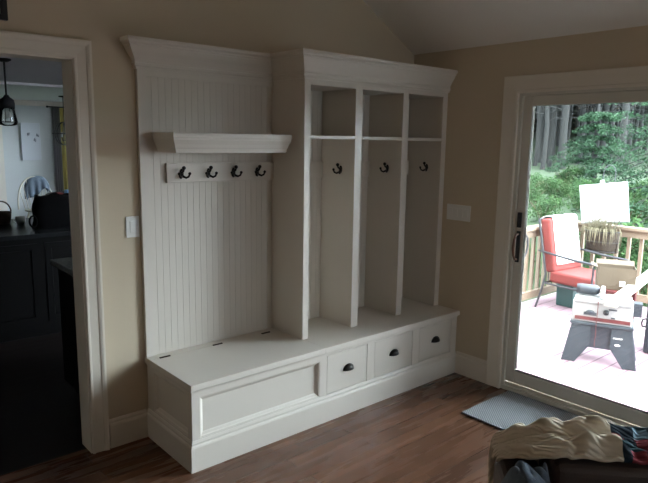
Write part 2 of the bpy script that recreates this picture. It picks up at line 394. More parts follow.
# windows out of the photo's frame (they light the room)
def window(name, axis, a0, a1, z0, z1, pos):
    w = thing(name, None, None, ((pos, (a0+a1)/2, z0) if axis == 'x' else ((a0+a1)/2, pos, z0)), kind='structure')
    f = (lambda u, v, h: (pos+h, u, v)) if axis == 'x' else (lambda u, v, h: (u, pos+h, v))
    m = MB(); m.sweep([(a0, z0), (a0, z1), (a1, z1), (a1, z0)], [(0, -.06), (.06, -.06), (.06, .06), (0, .06)], f, closed=True)
    am = (a0+a1)/2
    m.prism([(am-.03, z0), (am+.03, z0), (am+.03, z1), (am-.03, z1)], -.03, .03, f)
    obj('window_frame', m, M_paint, w)
    m = MB(); m.prism([(a0, z0), (a1, z0), (a1, z1), (a0, z1)], -.003, .003, f); obj('window_glass', m, M_wglass, w)
window('window_1', 'x', -5.9, -4.3, .75, 2.05, .075)
window('window_2', 'y', WX0, WX1, .8, 2.1, YF-.075)
window('window_3', 'x', 6.6, 9.4, .5, 2.3, 1.05)

def portal(loc, rot, sx, sy):
    l = bpy.data.lights.new('window_portal', 'AREA'); l.shape = 'RECTANGLE'; l.size = sx; l.size_y = sy
    l.cycles.is_portal = True
    o = bpy.data.objects.new('window_portal', l); COL.objects.link(o); o.location = loc; o.rotation_euler = rot
portal((.17, -2.14, 1.03), (0, R(90), 0), 2.06, 2.43)
portal((.17, -5.1, 1.4), (0, R(90), 0), 1.3, 1.6)
portal(((WX0+WX1)/2, YF-.17, 1.45), (R(90), 0, 0), WX1-WX0, 1.3)
portal((1.12, 8.0, 1.4), (0, R(90), 0), 1.8, 2.8)

# ------------------------------------------------------------------ beadboard helper
def beads(m, x0, x1, z0, z1, y, pitch=.041, th=.012):
    # front face at y, vertical grooves cut in
    n = max(1, round((x1-x0)/pitch)); p = (x1-x0)/n
    pr = [(x0, y+th)]
    for i in range(n):
        a = x0+i*p
        if i == 0: pr.append((a, y))
        pr += [(a+p-.004, y), (a+p-.0025, y+.0014), (a+p-.001, y)]
    pr.append((x1, y+th))
    m.prism(pr, z0, z1, lambda u, v, a: (u, v, a))
def framed_recess(m, path, f, w=.02, d0=0.0, d1=.012):
    # sloped moulding round the inside of a frame (closed path, offset inwards)
    m.sweep(path, [(0, d0), (w*.3, d0+.002), (w*.45, d0+(d1-d0)*.45), (w*.8, d0+(d1-d0)*.75), (w, d1), (0, d1)], f, closed=True)

# ------------------------------------------------------------------ bench
bench = thing('storage_bench', 'long white built-in storage bench with three drawers under the lockers', 'bench', (-1.12, -.27, 0))
FY, FX = -.522, -2.232
XB = -.001
m = MB()
m.box(FX+.02, XB, FY+.02, -.001, 0, .452)
ST = [(FX, -2.186), (-1.362, -1.304), (-.953, -.884), (-.505, -.430), (-.066, XB)]
for a, b in ST: m.box(a, b, FY, FY+.02, .12, .452)
m.box(-2.186, -1.362, FY, FY+.02, .402, .452); m.box(-2.186, -1.362, FY, FY+.02, .12, .172)
for a, b in ((-1.304, -.953), (-.884, -.505), (-.430, -.066)):
    m.box(a, b, FY, FY+.02, .425, .452); m.box(a, b, FY, FY+.02, .12, .170)
# left side frame
m.box(FX, FX+.02, -.085, -.001, .12, .452); m.box(FX, FX+.02, FY+.0202, -.475, .12, .452)
m.box(FX, FX+.02, -.475, -.085, .415, .452); m.box(FX, FX+.02, -.475, -.085, .12, .18)
obj('bench_body', m, M_paint, bench)
m = MB(); framed_recess(m, [(-2.186, .172), (-1.362, .172), (-1.362, .402), (-2.186, .402)][::-1], lambda u, v, h: (u, FY+h, v), .026, 0.001, .0195)
obj('panel_molding', m, M_paint, bench)
m = MB(); framed_recess(m, [(-.475, .18), (-.085, .18), (-.085, .415), (-.475, .415)][::-1], lambda u, v, h: (FX+h, u, v), .026, .001, .0195)
obj('panel_molding', m, M_paint, bench)
# base moulding
bp = [(0, 0), (.016, 0), (.016, .132), (.013, .140), (.007, .146), (.007, .156), (.002, .168), (0, .168)]
m = MB(); m.sweep([(XB, FY), (FX, FY), (FX, -.001)], [(-d, h) for d, h in bp], f3)
obj('base_molding', m, M_paint, bench)
m = MB(); m.sweep([(XB, FY), (FX, FY), (FX, -.001)], [(0, .436), (-.006, .438), (-.009, .452), (0, .452)], f3)
obj('under_seat_molding', m, M_paint, bench)
# seat: fixed part + hinged lid
m = MB(); m.box(-1.3374, XB, -.546, -.001, .453, .486); m.box(-2.247, -1.3375, -.079, -.001, .453, .486)
obj('seat', m, M_paint, bench, bevel=.0015)
m = MB(); m.box(-2.247, -1.3375, -.546, -.0805, .453, .486)
obj('seat_lid', m, M_paint, bench, bevel=.0015)
for hx in (-2.158, -1.81, -1.45):
    m = MB(); m.box(hx-.032, hx+.032, -.088, -.074, .4858, .4885); m.tube([(hx-.032, -.0805, .489), (hx+.032, -.0805, .489)], .0035, 8)
    obj('hinge', m, M_hinge, bench)
def cup_pull(m, cx, cy, cz, a=.043, h=.034, d=.026):
    m.grid(lambda u, v: (cx + a*math.cos(PI*u), cy - d*math.sin(PI*u)*math.sin(PI/2*v), cz - .012 + h*math.sin(PI*u)*math.cos(PI/2*v)), 16, 8)
    m.prism([(cx+a*1.06*math.cos(PI*k/14), cz-.012+h*1.12*math.sin(PI*k/14)) for k in range(15)], cy-.0025, cy+.0002, xz)
for i, (a, b, kx) in enumerate(((-1.304, -.953, -1.122), (-.884, -.505, -.694), (-.430, -.066, -.248))):
    g = .003
    m = MB(); m.box(a+g, b-g, FY+.001, FY+.019, .170+g, .425-g)
    d = obj('drawer', m, M_paint, bench, bevel=.0015)
    m = MB(); cup_pull(m, kx, FY+.001, .305); obj('cup_pull', m, M_bronze, d, solid=.002, fix=True)

# ------------------------------------------------------------------ crown profile
CZ0, CZ1, CP = 2.086, 2.239, .077
crown = [(0, CZ0), (.013, CZ0), (.013, CZ0+.012), (.019, CZ0+.016), (.021, CZ0+.030), (.016, CZ0+.034), (.019, CZ0+.046), (.032, CZ0+.068), (.046, CZ0+.088), (.056, CZ0+.106), (.059, CZ0+.116),
         (.066, CZ0+.118), (.066, CZ0+.126), (.069, CZ0+.128), (CP, CZ0+.136), (CP, CZ1), (0, CZ1)]
# locker tower
LX, LD = -1.353, -.340
lock = thing('locker_unit', 'tall white open-front locker unit with three bays and crown moulding', 'locker', (-.68, -.17, .4865))
ZB = .4865
def board(name, *a, bev=.0015): return obj(name, B(*a), M_paint, lock, bevel=bev)
board('side_panel', LX, -1.306, LD, -.001, ZB, 2.11)
board('divider', -.934, -.872, LD, -.001, ZB, 2.053)
board('divider', -.485, -.430, LD, -.001, ZB, 2.053)
board('side_panel', -.052, -.001, LD, -.001, ZB, 2.11)
m = MB(); m.box(-1.306, -.052, LD, LD+.02, 2.053, 2.11); m.box(-1.306, -.052, LD+.02, -.001, 2.053, 2.07); obj('header', m, M_paint, lock)
m = MB(); m.box(LX, -.001, LD, -.001, 2.11, CZ1-.002)
m.sweep([(-.001, LD), (LX, LD), (LX, -.026), (-2.2425, -.026)], [(-d, h) for d, h in crown], f3, last=1)
obj('crown_molding', m, M_paint, lock)
for a, b in ((-1.306, -.934), (-.872, -.485), (-.430, -.052)):
    board('shelf', a, b, LD+.002, -.02, 1.737, 1.757)
    m = MB(); beads(m, a, b, ZB, 2.053, -.018); obj('back_panel', m, M_paint, lock)
    m = MB(); m.box(a, b, -.034, -.018, 1.475, 1.585); obj('hook_rail', m, M_paint, lock, bevel=.003)

# coat hook (origin at plate centre, plate facing +x local = out of the surface)
def coat_hook(M, parent):
    m = MB()
    T = lambda p: M @ Vector(p)
    # oval plate (in local YZ), thickness in x
    pl = [(.012*math.cos(2*PI*k/16), .025*math.sin(2*PI*k/16)) for k in range(16)]
    m.prism(pl, 0, .004, lambda u, v, a: T((a, u, v)))
    # upper hat prong with ball
    m.tube([T(p) for p in ((.003, 0, .004), (.014, 0, .006), (.024, 0, .011), (.030, 0, .020), (.031, 0, .026))], [.007, .0065, .006, .0055, .0055], 8)
    m.ball(T((.031, 0, .030)), .0115, 10)
    # pair of lower prongs spreading sideways and curling up
    for s_ in (-1, 1):
        m.tube([T(p) for p in ((.003, 0, -.010), (.014, s_*.006, -.020), (.026, s_*.016, -.026), (.034, s_*.027, -.020), (.037, s_*.033, -.006))], [.007, .0068, .0065, .006, .0055], 8)
        m.ball(T((.037, s_*.033, -.002)), .0088, 10)
    return obj('coat_hook', m, M_bronze, parent)
toY = Matrix.Rotation(R(-90), 4, 'Z')      # local +x -> -y
toX = Matrix.Rotation(R(180), 4, 'Z')      # local +x -> -x
for x in (-.934, -.485, -.052):
    coat_hook(Matrix.Translation((x, -.212, 1.542)) @ toX, lock)

# ------------------------------------------------------------------ wall panel behind the bench
pan = thing('wall_panel', 'white beadboard wall panel with crown moulding above the bench seat', 'panel', (-1.8, -.013, .4865))
PX0, PX1, PYF = -2.2425, LX-.0005, -.026
m = MB(); beads(m, -2.2, PX1, ZB, 2.052, -.016, th=.015); obj('beadboard', m, M_paint, pan)
m = MB(); m.box(PX0, -2.2, PYF, -.001, ZB, 2.11); m.box(-2.2, PX1, PYF, -.001, 2.052, 2.11); obj('panel_frame', m, M_paint, pan)
m = MB(); m.box(PX0, PX1, PYF, -.001, 2.11, CZ1-.002)
m.sweep([(LX, LD), (LX, PYF), (PX0, PYF), (PX0, -.001)], [(-d, h) for d, h in crown], f3, first=1)
obj('crown_molding', m, M_paint, pan)

# display shelf with hook rail
shf = thing('wall_shelf', 'white moulded wall shelf with a row of four dark hooks beneath', 'shelf', (-1.77, -.15, 1.65))
sp = [(d*.77, h) for d, h in [(0, 1.650), (.0, 1.653), (.004, 1.655), (.005, 1.672), (.010, 1.678), (.016, 1.695), (.026, 1.712), (.030, 1.718), (.031, 1.730), (.035, 1.732), (.035, 1.752), (-.02, 1.752), (-.02, 1.650)]]
m = MB()
sx0, sx1, syf = -2.141, -1.418, -.245
m.sweep([(sx1, -.0265), (sx1, syf), (sx0, syf), (sx0, -.0265)], [(-d, h) for d, h in sp], f3)
obj('shelf_molding', m, M_paint, shf)
m = MB(); m.box(sx0-.026, sx1+.026, syf-.026, -.0265, 1.7525, 1.757); m.box(sx0+.018, sx1-.018, syf+.018, -.0265, 1.655, 1.7525); obj('shelf_board', m, M_paint, shf)
m = MB(); m.box(-2.093, -1.3545, -.036, -.0165, 1.478, 1.589)
rail = obj('hook_rail', m, M_paint, shf, bevel=.003)
for x in (-2.003, -1.829, -1.657, -1.484): coat_hook(Matrix.Translation((x, -.036, 1.532)) @ toY, rail)

# ------------------------------------------------------------------ switches, picture
def switch(name, label, c, axis, n, w):
    t = thing(name, label, 'light switch', c)
    hw, hh = w/2, .058
    f = (lambda u, v, a: (c[0]+u, c[1]-a, c[2]+v)) if axis == 'y' else (lambda u, v, a: (c[0]-a, c[1]+u, c[2]+v))
    m = MB(); m.prism([(-hw, -hh), (hw, -hh), (hw, hh), (-hw, hh)], .0005, .006, f); obj('cover_plate', m, M_plate, t, bevel=.002)
    for i in range(n):
        u = (i-(n-1)/2)*.046
        m = MB(); m.prism([(u-.0165, -.033), (u+.0165, -.033), (u+.0165, .033), (u-.0165, .033)], .006, .0085, f); obj('rocker', m, M_plate, t, bevel=.001)
switch('light_switch', 'single white rocker light switch between the doorway and the wall panel', (-2.289, 0, 1.243), 'y', 1, .076)
switch('light_switch', 'wide white four-gang light switch between the lockers and the glass door', (0, -.488, 1.219), 'x', 4, .21)
t = thing('picture_frame', 'black framed picture with white mat hanging above the doorway', 'picture', (-3.08, -.012, 2.248))
px0, px1, pz0, pz1 = -3.31, -2.853, 2.248, 2.85
m = MB(); m.sweep([(px0, pz0), (px0, pz1), (px1, pz1), (px1, pz0)], [(0, .001), (0, .024), (.022, .024), (.028, .012), (.028, .001)], lambda u, v, h: (u, -h, v), closed=True); obj('frame', m, M_black, t)
m = MB(); m.box(px0+.02, px1-.02, -.008, -.002, pz0+.02, pz1-.02); obj('mat_board', m, M_matw, t)
m = MB(); m.box(px0+.055, px1-.047, -.010, -.008, pz0+.055, pz1-.055); obj('print', m, M_art, t)

# ------------------------------------------------------------------ rug
m = MB(); m.box(-.56, -.012, -2.15, -1.0, .001, .012)
r = obj('door_mat', m, M_rug, bevel=.004); tag(r, 'grey blue woven mat on the wood floor in front of the glass door', 'mat')

# ------------------------------------------------------------------ armchair with quilt (bottom right)
A = Vector((-1.974, -2.339, 0)); ang = math.atan2(-.735, .678)
ch = thing('armchair', 'dark brown leather armchair with its back to the glass door', 'armchair', A, ang)
def L(name, m, mt, **k): return obj(name, m, mt, ch, local=True, **k)
L('back_rest', B(0, .86, .0, .20, .12, .745), M_brown, bevel=.035, seg=4)
L('seat_base', B(0, .86, -.68, 0, .10, .30), M_brown, bevel=.02, seg=3)
L('seat_cushion', B(.01, .85, -.70, -.005, .30, .45), M_brown, bevel=.04, seg=4)
L('arm', B(-.15, -.002, -.70, .19, .10, .685), M_brown, bevel=.04, seg=4)
L('arm', B(.862, 1.01, -.70, .19, .10, .685), M_brown, bevel=.04, seg=4)
for x in (-.08, .90):
    for y in (-.64, .12):
        m = MB(); m.lathe([(.001, 0), (.02, 0), (.028, .10), (.001, .10)], (x+.02, y, 0), 12); L('leg', m, M_black)

def lerp(pts, x):
    if x <= pts[0][0]: return pts[0][1]
    for (a, va), (b, vb) in zip(pts, pts[1:]):
        if x <= b:
            k = (x-a)/(b-a); k = k*k*(3-2*k); return va+(vb-va)*k
    return pts[-1][1]
bump_ = lambda t, c, w: math.exp(-((t-c)/w)**2)
def quiltfn(u, v):
    x = -.155 + u*1.07                 # along the chair back
    nz = mnoise.noise(Vector((x*11, v*6, 1.3))); n2 = mnoise.noise(Vector((x*23, v*14, 5.3)))
    y0 = .012 + max(0, -x)*.55; top = .753
    if v < .55: y = y0 + v/.55*(.215-y0); z = top
    else: y = .215 + .02*math.sin((v-.55)*5); z = top - (v-.55)/.45*.42
    if x < .02:                        # slides down over the arm
        dx = .02-x; z -= min(dx, .16)*.40
        if dx > .17: z -= (dx-.17)*4.0
    back = lerp([(-.2, .02), (-.06, .045), (0, .05), (.07, .035), (.13, .055), (.18, .065), (.24, .035), (.33, .02), (.5, .045), (.7, .03), (.95, .04)], x)
    front = lerp([(-.2, .015), (-.05, .03), (.03, .02), (.12, .045), (.2, .04), (.28, .008), (.5, .03), (.95, .02)], x)
    h = back*bump_(v, .44, .15) + front*bump_(v, .14+.10*x, .09)
    fold = .011*math.sin(44*u+14*v+6*nz) + .016*n2 + .010*mnoise.noise(Vector((x*45, v*26, 2.2)))
    if v > .6: y += abs(fold)*1.2
    else: z += h + .012 + .8*fold*min(1, v*8+.3)
    return (x+fold*.3, y, z)
q = MB(); q.grid(quiltfn, 110, 46)
qm = MB(); qm.v = [WM['armchair'] @ v for v in q.v]; qm.f = q.f; qm.sm = q.sm; qm.uv = q.uv
qo = obj('quilt', qm, M_quilt, None, solid=.012, subd=1); tag(qo, 'rumpled cream patchwork quilt thrown over the back of the armchair', 'quilt')
def denimfn(u, v):
    x = -.140 + .125*u; y = -.24 + .275*v
    nz = mnoise.noise(Vector((u*4, v*5, 7.7)))
    z = .712 + .014*math.sin(9*u+5*v+3*nz) + .018*nz + .012*bump_(v, .85, .2)
    e = max(0, .2-u)/.2; z -= e*e*.10
    return (x-.012*e, y+.01*nz, z)
q = MB(); q.grid(denimfn, 30, 40)
q.v = [WM['armchair'] @ v for v in q.v]
qo = obj('denim_cloth', q, M_denim, None, solid=.014, subd=1); tag(qo, 'rumpled blue denim garment lying over the arm of the armchair', 'garment')

# ------------------------------------------------------------------ kitchen
isl = thing('kitchen_island', 'dark kitchen island with a dark stone top seen through the doorway', 'kitchen island', (-3.0, 2.7, 0))
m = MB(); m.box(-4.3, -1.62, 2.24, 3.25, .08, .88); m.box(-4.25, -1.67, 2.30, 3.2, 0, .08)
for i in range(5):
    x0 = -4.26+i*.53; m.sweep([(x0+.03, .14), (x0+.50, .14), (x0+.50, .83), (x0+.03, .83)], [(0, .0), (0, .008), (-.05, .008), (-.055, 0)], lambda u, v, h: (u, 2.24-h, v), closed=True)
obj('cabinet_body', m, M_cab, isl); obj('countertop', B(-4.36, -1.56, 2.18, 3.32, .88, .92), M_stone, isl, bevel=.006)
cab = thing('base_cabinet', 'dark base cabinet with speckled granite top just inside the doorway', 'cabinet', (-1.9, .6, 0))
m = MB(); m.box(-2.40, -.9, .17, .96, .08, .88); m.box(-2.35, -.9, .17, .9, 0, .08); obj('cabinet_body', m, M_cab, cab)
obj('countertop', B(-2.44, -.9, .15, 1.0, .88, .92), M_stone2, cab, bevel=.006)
# bag on island
bag = thing('tote_bag', 'black cloth bag standing on the kitchen island', 'bag', (-1.98, 2.55, .9205))
def bagfn(u, v):
    a = 2*PI*u; w = .175*(1-.10*v) ; d = .11*(1-.5*v)
    x = w*(abs(math.cos(a))**.5)*math.copysign(1, math.cos(a)); y = d*(abs(math.sin(a))**.6)*math.copysign(1, math.sin(a))
    return (-1.93+x+.01*math.sin(9*v+a*2), 2.55+y, .9205+.285*v+.012*math.sin(3*a)*v)
m = MB(); m.grid(bagfn, 32, 10); m.lathe([(.001, 0), (.10, 0)], (-1.93, 2.55, .921), 16); obj('bag_body', m, M_cloth_b, bag, solid=.004)
m = MB(); m.tube([(-2.0+.14*k/12, 2.50, 1.19+.035*math.sin(PI*k/12)) for k in range(13)], .009, 8); obj('handle', m, M_cloth_b, bag)
m = MB(); m.tube([(-2.13+.03*math.cos(a), 2.46, .99+.05*math.sin(a)) for a in [2*PI*k/12 for k in range(13)]], .008, 8, False); obj('handle', m, M_cloth_b, bag)
# basket
t = thing('basket', 'brown wicker basket on the kitchen island left of the black bag', 'basket', (-2.26, 3.0, .9205))
m = MB(); m.lathe([(.001, 0), (.07, 0), (.085, .05), (.09, .11), (.082, .11), (.075, .01), (.001, .01)], (-2.26, 3.0, .9205), 20); obj('bowl', m, M_wicker, t)
m = MB(); m.tube([(-2.26-.087*math.cos(PI*k/14), 3.0, 1.03+.10*math.sin(PI*k/14)) for k in range(15)], .007, 8); obj('handle', m, M_wicker, t)
t = thing('cup', 'small white cup on the kitchen island beside the black bag', 'cup', (-2.13, 2.86, .9205))
m = MB(); m.lathe([(.001, 0), (.03, 0), (.042, .04), (.044, .075), (.039, .075), (.036, .04), (.001, .01)], (-2.13, 2.86, .9205), 18); obj('cup_body', m, M_white, t)
m = MB(); m.tube([(-2.13-.04-.02*math.sin(PI*k/8), 2.86, .94+.045*k/8) for k in range(9)], .004, 6); obj('handle', m, M_white, t)
# pendant lantern
pn = thing('pendant_light', 'black lantern pendant light with clear glass shade above the island', 'light', (-2.09, 3.2, 2.44))
X_, Y_ = -2.095, 3.2
m = MB(); m.lathe([(.001, 2.44), (.062, 2.44), (.062, 2.425), (.03, 2.41), (.001, 2.41)], (X_, Y_, 0), 18); obj('canopy', m, M_black, pn)
m = MB(); m.tube([(X_, Y_, 2.41), (X_, Y_, 2.10)], .009, 8); obj('rod', m, M_black, pn)
m = MB(); m.lathe([(.001, 2.115), (.018, 2.11), (.03, 2.09), (.062, 2.065), (.068, 2.03), (.066, 1.99), (.060, 1.99), (.058, 2.03), (.02, 2.07), (.001, 2.07)], (X_, Y_, 0), 20); obj('cap', m, M_black, pn)
m = MB(); m.lathe([(.060, 1.99), (.062, 1.96), (.078, 1.86), (.074, 1.835), (.050, 1.825)], (X_, Y_, 0), 20); obj('glass_shade', m, M_wglass, pn, solid=.002)
m = MB()
for k in range(6):
    a = 2*PI*k/6; m.tube([(X_+r*math.cos(a), Y_+r*math.sin(a), z) for r, z in ((.064, 1.99), (.066, 1.95), (.082, 1.86))], .0028, 6)
m.tube([(X_+.082*math.cos(2*PI*k/20), Y_+.082*math.sin(2*PI*k/20), 1.86) for k in range(21)], .003, 6, False)
obj('cage', m, M_black, pn)
m = MB(); m.ball((X_, Y_, 1.93), .028, 12, (1, 1, 1.3)); obj('bulb', m, M_white, pn)
# orb chandelier
ob = thing('orb_chandelier', 'dark round open orb chandelier in the room beyond the island', 'light', (.0, 8.0, 2.44))
c = Vector((-.02, 8.0, 1.79))
m = MB(); m.lathe([(.001, 2.44), (.07, 2.44), (.07, 2.42), (.001, 2.41)], (c.x, c.y, 0), 16); obj('canopy', m, M_black, ob)
m = MB(); m.tube([(c.x, c.y, 2.42), (c.x, c.y, 1.66)], .007, 8); obj('rod', m, M_black, ob)
for ax in range(4):
    m = MB(); Mx = Matrix.Rotation(R(45*ax+20), 4, 'Z') if ax < 3 else Matrix.Rotation(R(90), 4, 'X')
    m.tube([c + Mx @ Vector((.2*math.cos(2*PI*k/32), 0, .2*math.sin(2*PI*k/32))) for k in range(33)], .008, 6, False)
    obj('ring', m, M_black, ob)
for k in range(4):
    a = R(90*k+30); p = c+Vector((.07*math.cos(a), .07*math.sin(a), -.06))
    m = MB(); m.tube([c+Vector((0, 0, -.12)), c+Vector((.05*math.cos(a), .05*math.sin(a), -.13)), p], .006, 6)
    am = obj('candle_arm', m, M_black, ob)
    m = MB(); m.tube([p, p+Vector((0, 0, .08))], .012, 8); obj('candle', m, M_white, am)
# picture on far wall
t = thing('canvas_print', 'pale canvas print with dark sprigs on the far kitchen wall', 'picture', (-.04, 9.98, 1.26))
obj('canvas', B(-.225, .135, 9.965, 9.9995, 1.26, 2.0), M_paper, t, bevel=.003)
for cx, cz, an in ((-.11, 1.80, -40), (.06, 1.74, 35), (.0, 1.66, 10)):
    m = MB()
    for k in range(5):
        a = R(an + k*22-44); m.prism([(cx, cz), (cx+.04*math.cos(a)-.006*math.sin(a), cz+.04*math.sin(a)+.006*math.cos(a)), (cx+.065*math.cos(a), cz+.065*math.sin(a)), (cx+.04*math.cos(a)+.006*math.sin(a), cz+.04*math.sin(a)-.006*math.cos(a))], 9.9625, 9.965, xz)
    obj('printed_sprig', m, M_ink, t)
# curtains
def curtain(name, label, mt, x0, x1, y):
    m = MB(); m.grid(lambda u, v: (x0+(x1-x0)*u, y+.02*math.sin(u*PI*7), .05+2.27*v), 40, 2)
    o = obj(name, m, mt, None, solid=.004, fix=False); tag(o, label, 'curtain')
curtain('curtain', 'grey curtain hanging on the far wall beside the yellow one', M_gcur, .38, .52, 9.93)
curtain('curtain', 'yellow curtain hanging at the right of the far wall', M_yell, .53, .80, 9.93)
m = MB(); m.tube([(.3, 9.93, 2.335), (.95, 9.93, 2.335)], .012, 8); m.ball((.29, 9.93, 2.335), .022, 10); m.box(.32, .335, 9.93, 10, 2.33, 2.34); o = obj('curtain_rod', m, M_black); tag(o, 'dark curtain rod on the far wall above the curtains', 'curtain rod')
# far door trim at the left edge
m = MB(); m.box(-.72, -.56, 9.97, 10, 0, 2.2); m.box(-1.7, -.56, 9.97, 10, 2.1, 2.2); m.box(-1.7, -1.54, 9.97, 10, 0, 2.2); struct('trim_7', m, M_paint)
m = MB(); m.box(-1.54, -.72, 9.98, 10, 0, 2.1); struct('door_2', m, M_paint)
# dining table
tb = thing('dining_table', 'round dark dining table beyond the kitchen island', 'table', (.05, 7.4, 0))
m = MB(); m.lathe([(.001, .745), (.58, .745), (.60, .76), (.60, .775), (.59, .78), (.001, .78)], (.05, 7.4, 0), 40); obj('table_top', m, M_cab, tb)
m = MB(); m.lathe([(.001, .745), (.06, .745), (.05, .6), (.08, .45), (.05, .3), (.07, .12), (.001, .12)], (.05, 7.4, 0), 20); obj('pedestal', m, M_cab, tb)
for k in range(4):
    a = R(90*k+45); m = MB(); m.tube([(.05, 7.4, .16), (.05+.2*math.cos(a), 7.4+.2*math.sin(a), .09), (.05+.4*math.cos(a), 7.4+.4*math.sin(a), .025)], [.035, .03, .024], 8); obj('foot', m, M_cab, tb)
o = obj('tissue_box', B(-.30, -.10, 7.18, 7.32, .7805, .86), M_lblue, None, bevel=.006); tag(o, 'light blue box on the round dining table', 'box')
o = obj('book', B(-.50, -.34, 7.22, 7.40, .7805, .81), M_redb, None, bevel=.003); tag(o, 'dark red book lying on the round dining table', 'book')
# windsor chair
wc = thing('windsor_chair', 'pale bow-back windsor chair by the dining table', 'chair', (-.50, 8.15, 0))
cx, cy = -.47, 8.15
m = MB(); m.lathe([(.001, .43), (.20, .43), (.23, .445), (.225, .46), (.15, .455), (.001, .45)], (cx, cy, 0), 28, Matrix.Diagonal((1.05, 1, 1))); obj('seat', m, M_pale, wc)
for sx in (-1, 1):
    for sy in (-1, 1):
        m = MB(); m.tube([(cx+sx*.14, cy+sy*.12, .44), (cx+sx*.18, cy+sy*.17, .22), (cx+sx*.22, cy+sy*.21, 0)], [.014, .02, .012], 8); obj('leg', m, M_pale, wc)
hoop = [(cx-.30*math.cos(a), cy+.17+.10*math.sin(a)*1.0, .46+.56*math.sin(a)**.8) for a in [PI*k/24 for k in range(25)]]
m = MB(); m.tube(hoop, .014, 8); obj('hoop', m, M_pale, wc)
for k in range(9):
    u = -1+2*k/8; xt = u*.255; a = math.acos(min(1, abs(xt)/.30)); zt = .46+.56*math.sin(a)**.8
    m = MB(); m.tube([(cx+xt*.75, cy+.15, .455), (cx+xt, cy+.17+.10*math.sin(a), zt)], .006, 6); obj('spindle', m, M_pale, wc)
# jacket draped on chair
def jackfn(u, v):
    a = (u-.5)*2
    x = cx + .05 + a*.20; w = abs(2*v-1)
    z = 1.035 - .10*a*a*a*a - (.05*a*a) - w*(.26+.10*math.sin(5*u))
    y = cy+.27 + (.035 if v > .5 else -.035)*min(1, w*5) + .015*math.sin(u*22)*w - (.05*w if v < .5 else 0)
    return (x, y, z)
m = MB(); m.grid(jackfn, 30, 24); o = obj('denim_jacket', m, M_denim, None, solid=.01); tag(o, 'blue denim jacket draped over the back of the windsor chair', 'jacket')

# ------------------------------------------------------------------ deck outside
m = MB(); m.box(.15, 3.56, -5.2, .46, -.14, -.10); m.box(3.5, 3.56, -5.2, .46, -.34, -.14); m.box(.15, 3.5, .40, .46, -.34, -.14)
for x in (.6, 2.0, 3.4):
    for y in (-4.9, -2.4, .3): m.box(x-.07, x+.07, y-.07, y+.07, -2.2, -.14)
struct('deck_floor', m, M_deck)
def railing(name, label, p0, p1, nb):
    p0, p1 = Vector(p0), Vector(p1); t = thing(name, label, 'railing', (p0.x, p0.y, -.1))
    d = (p1-p0); ln = d.length; d.normalize(); a = math.atan2(d.y, d.x)
    Mx = Matrix.Translation((p0.x, p0.y, 0)) @ Matrix.Rotation(a, 4, 'Z')
    obj('top_rail', B(-.05, ln+.05, -.06, .06, .775, .81, M=Mx), M_cedar, t, bevel=.004)
    obj('rail_board', B(0, ln, -.019, .019, .69, .775, M=Mx), M_cedar, t)
    obj('bottom_rail', B(0, ln, -.019, .019, -.03, .055, M=Mx), M_cedar, t)
    n = max(1, round(ln/1.8))
    for i in range(n+1):
        s_ = ln*i/n; obj('post', B(s_-.045, s_+.045, -.045, .045, -.10, .775, M=Mx), M_cedar, t)
    k = int(ln/.135)
    for i in range(1, k):
        s_ = ln*i/k
        if min(abs(s_-ln*j/n) for j in range(n+1)) < .06: continue
        obj('baluster', B(s_-.018, s_+.018, .019, .055, -.02, .77, M=Mx), M_cedar, t)
railing('deck_railing', 'short wooden deck railing behind the patio chair, running from the house', (1.16, .37, 0), (3.36, .37, 0), 10)
railing('deck_railing', 'long wooden deck railing along the outer edge, behind the planter and white board', (3.47, .37, 0), (3.47, -5.1, 0), 20)

# patio chair (faces -y)
pc = thing('patio_chair', 'dark metal patio chair with thick red cushions on the deck', 'chair', (2.80, -.10, -.10), R(-6))
def PL(name, m, mt, **k): return obj(name, m, mt, pc, local=True, **k)
hw = .29
for s_ in (-1, 1):
    x = s_*hw
    m = MB()
    m.tube([(x, .33, 0), (x, .27, .20), (x, .23, .40), (x, .27, .60), (x, .36, 1.0)], .012, 8)
    PL('back_leg', m, M_steel)
    m = MB(); m.tube([(x, -.33, 0), (x, -.32, .3), (x, -.33, .58)], .012, 8); PL('front_leg', m, M_steel)
    m = MB(); m.tube([(x, .34, .655), (x, .2, .64), (x, -.1, .612), (x, -.36, .60), (x, -.39, .585)], [.012, .013, .014, .014, .016], 8); m.ball((x, -.39, .585), .02, 10); PL('armrest', m, M_steel)
m = MB()
m.tube([(-hw, .25, .30), (hw, .25, .30)], .011, 8); m.tube([(-hw, -.32, .30), (hw, -.32, .30)], .011, 8)
for s_ in (-1, 1): m.tube([(s_*hw, .25, .30), (s_*hw, -.32, .30)], .011, 8)
m.tube([(-hw, .36, 1.0), (hw, .36, 1.0)], .012, 8)
for k in range(5):
    x = -.2+.1*k; m.tube([(x, .25, .30), (x, .265, .6), (x, .36, 1.0)], .006, 6)
PL('seat_frame', m, M_steel)
PL('seat_cushion', B(-.265, .265, -.33, .20, .315, .44), M_red, bevel=.03, seg=4)
Mb = Matrix.Translation((0, .21, .42)) @ Matrix.Rotation(R(-11), 4, 'X')
PL('back_cushion', B(-.265, .265, -.075, .045, 0, .60, M=Mb), M_red, bevel=.03, seg=4)
# white sheet over the back cushion, painting in the sky glare on its front
WP = WM['patio_chair']
def glarefn(u, v):
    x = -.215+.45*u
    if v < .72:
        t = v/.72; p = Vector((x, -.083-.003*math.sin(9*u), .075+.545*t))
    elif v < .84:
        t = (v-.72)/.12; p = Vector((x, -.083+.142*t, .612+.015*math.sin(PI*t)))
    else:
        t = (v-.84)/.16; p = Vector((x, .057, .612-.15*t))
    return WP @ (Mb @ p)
m = MB(); m.grid(glarefn, 14, 30); o = obj('cushion_glare', m, M_glare, None, solid=.008); tag(o, 'white sheet on the back cushion of the patio chair standing in for sky glare', 'cushion_glare')

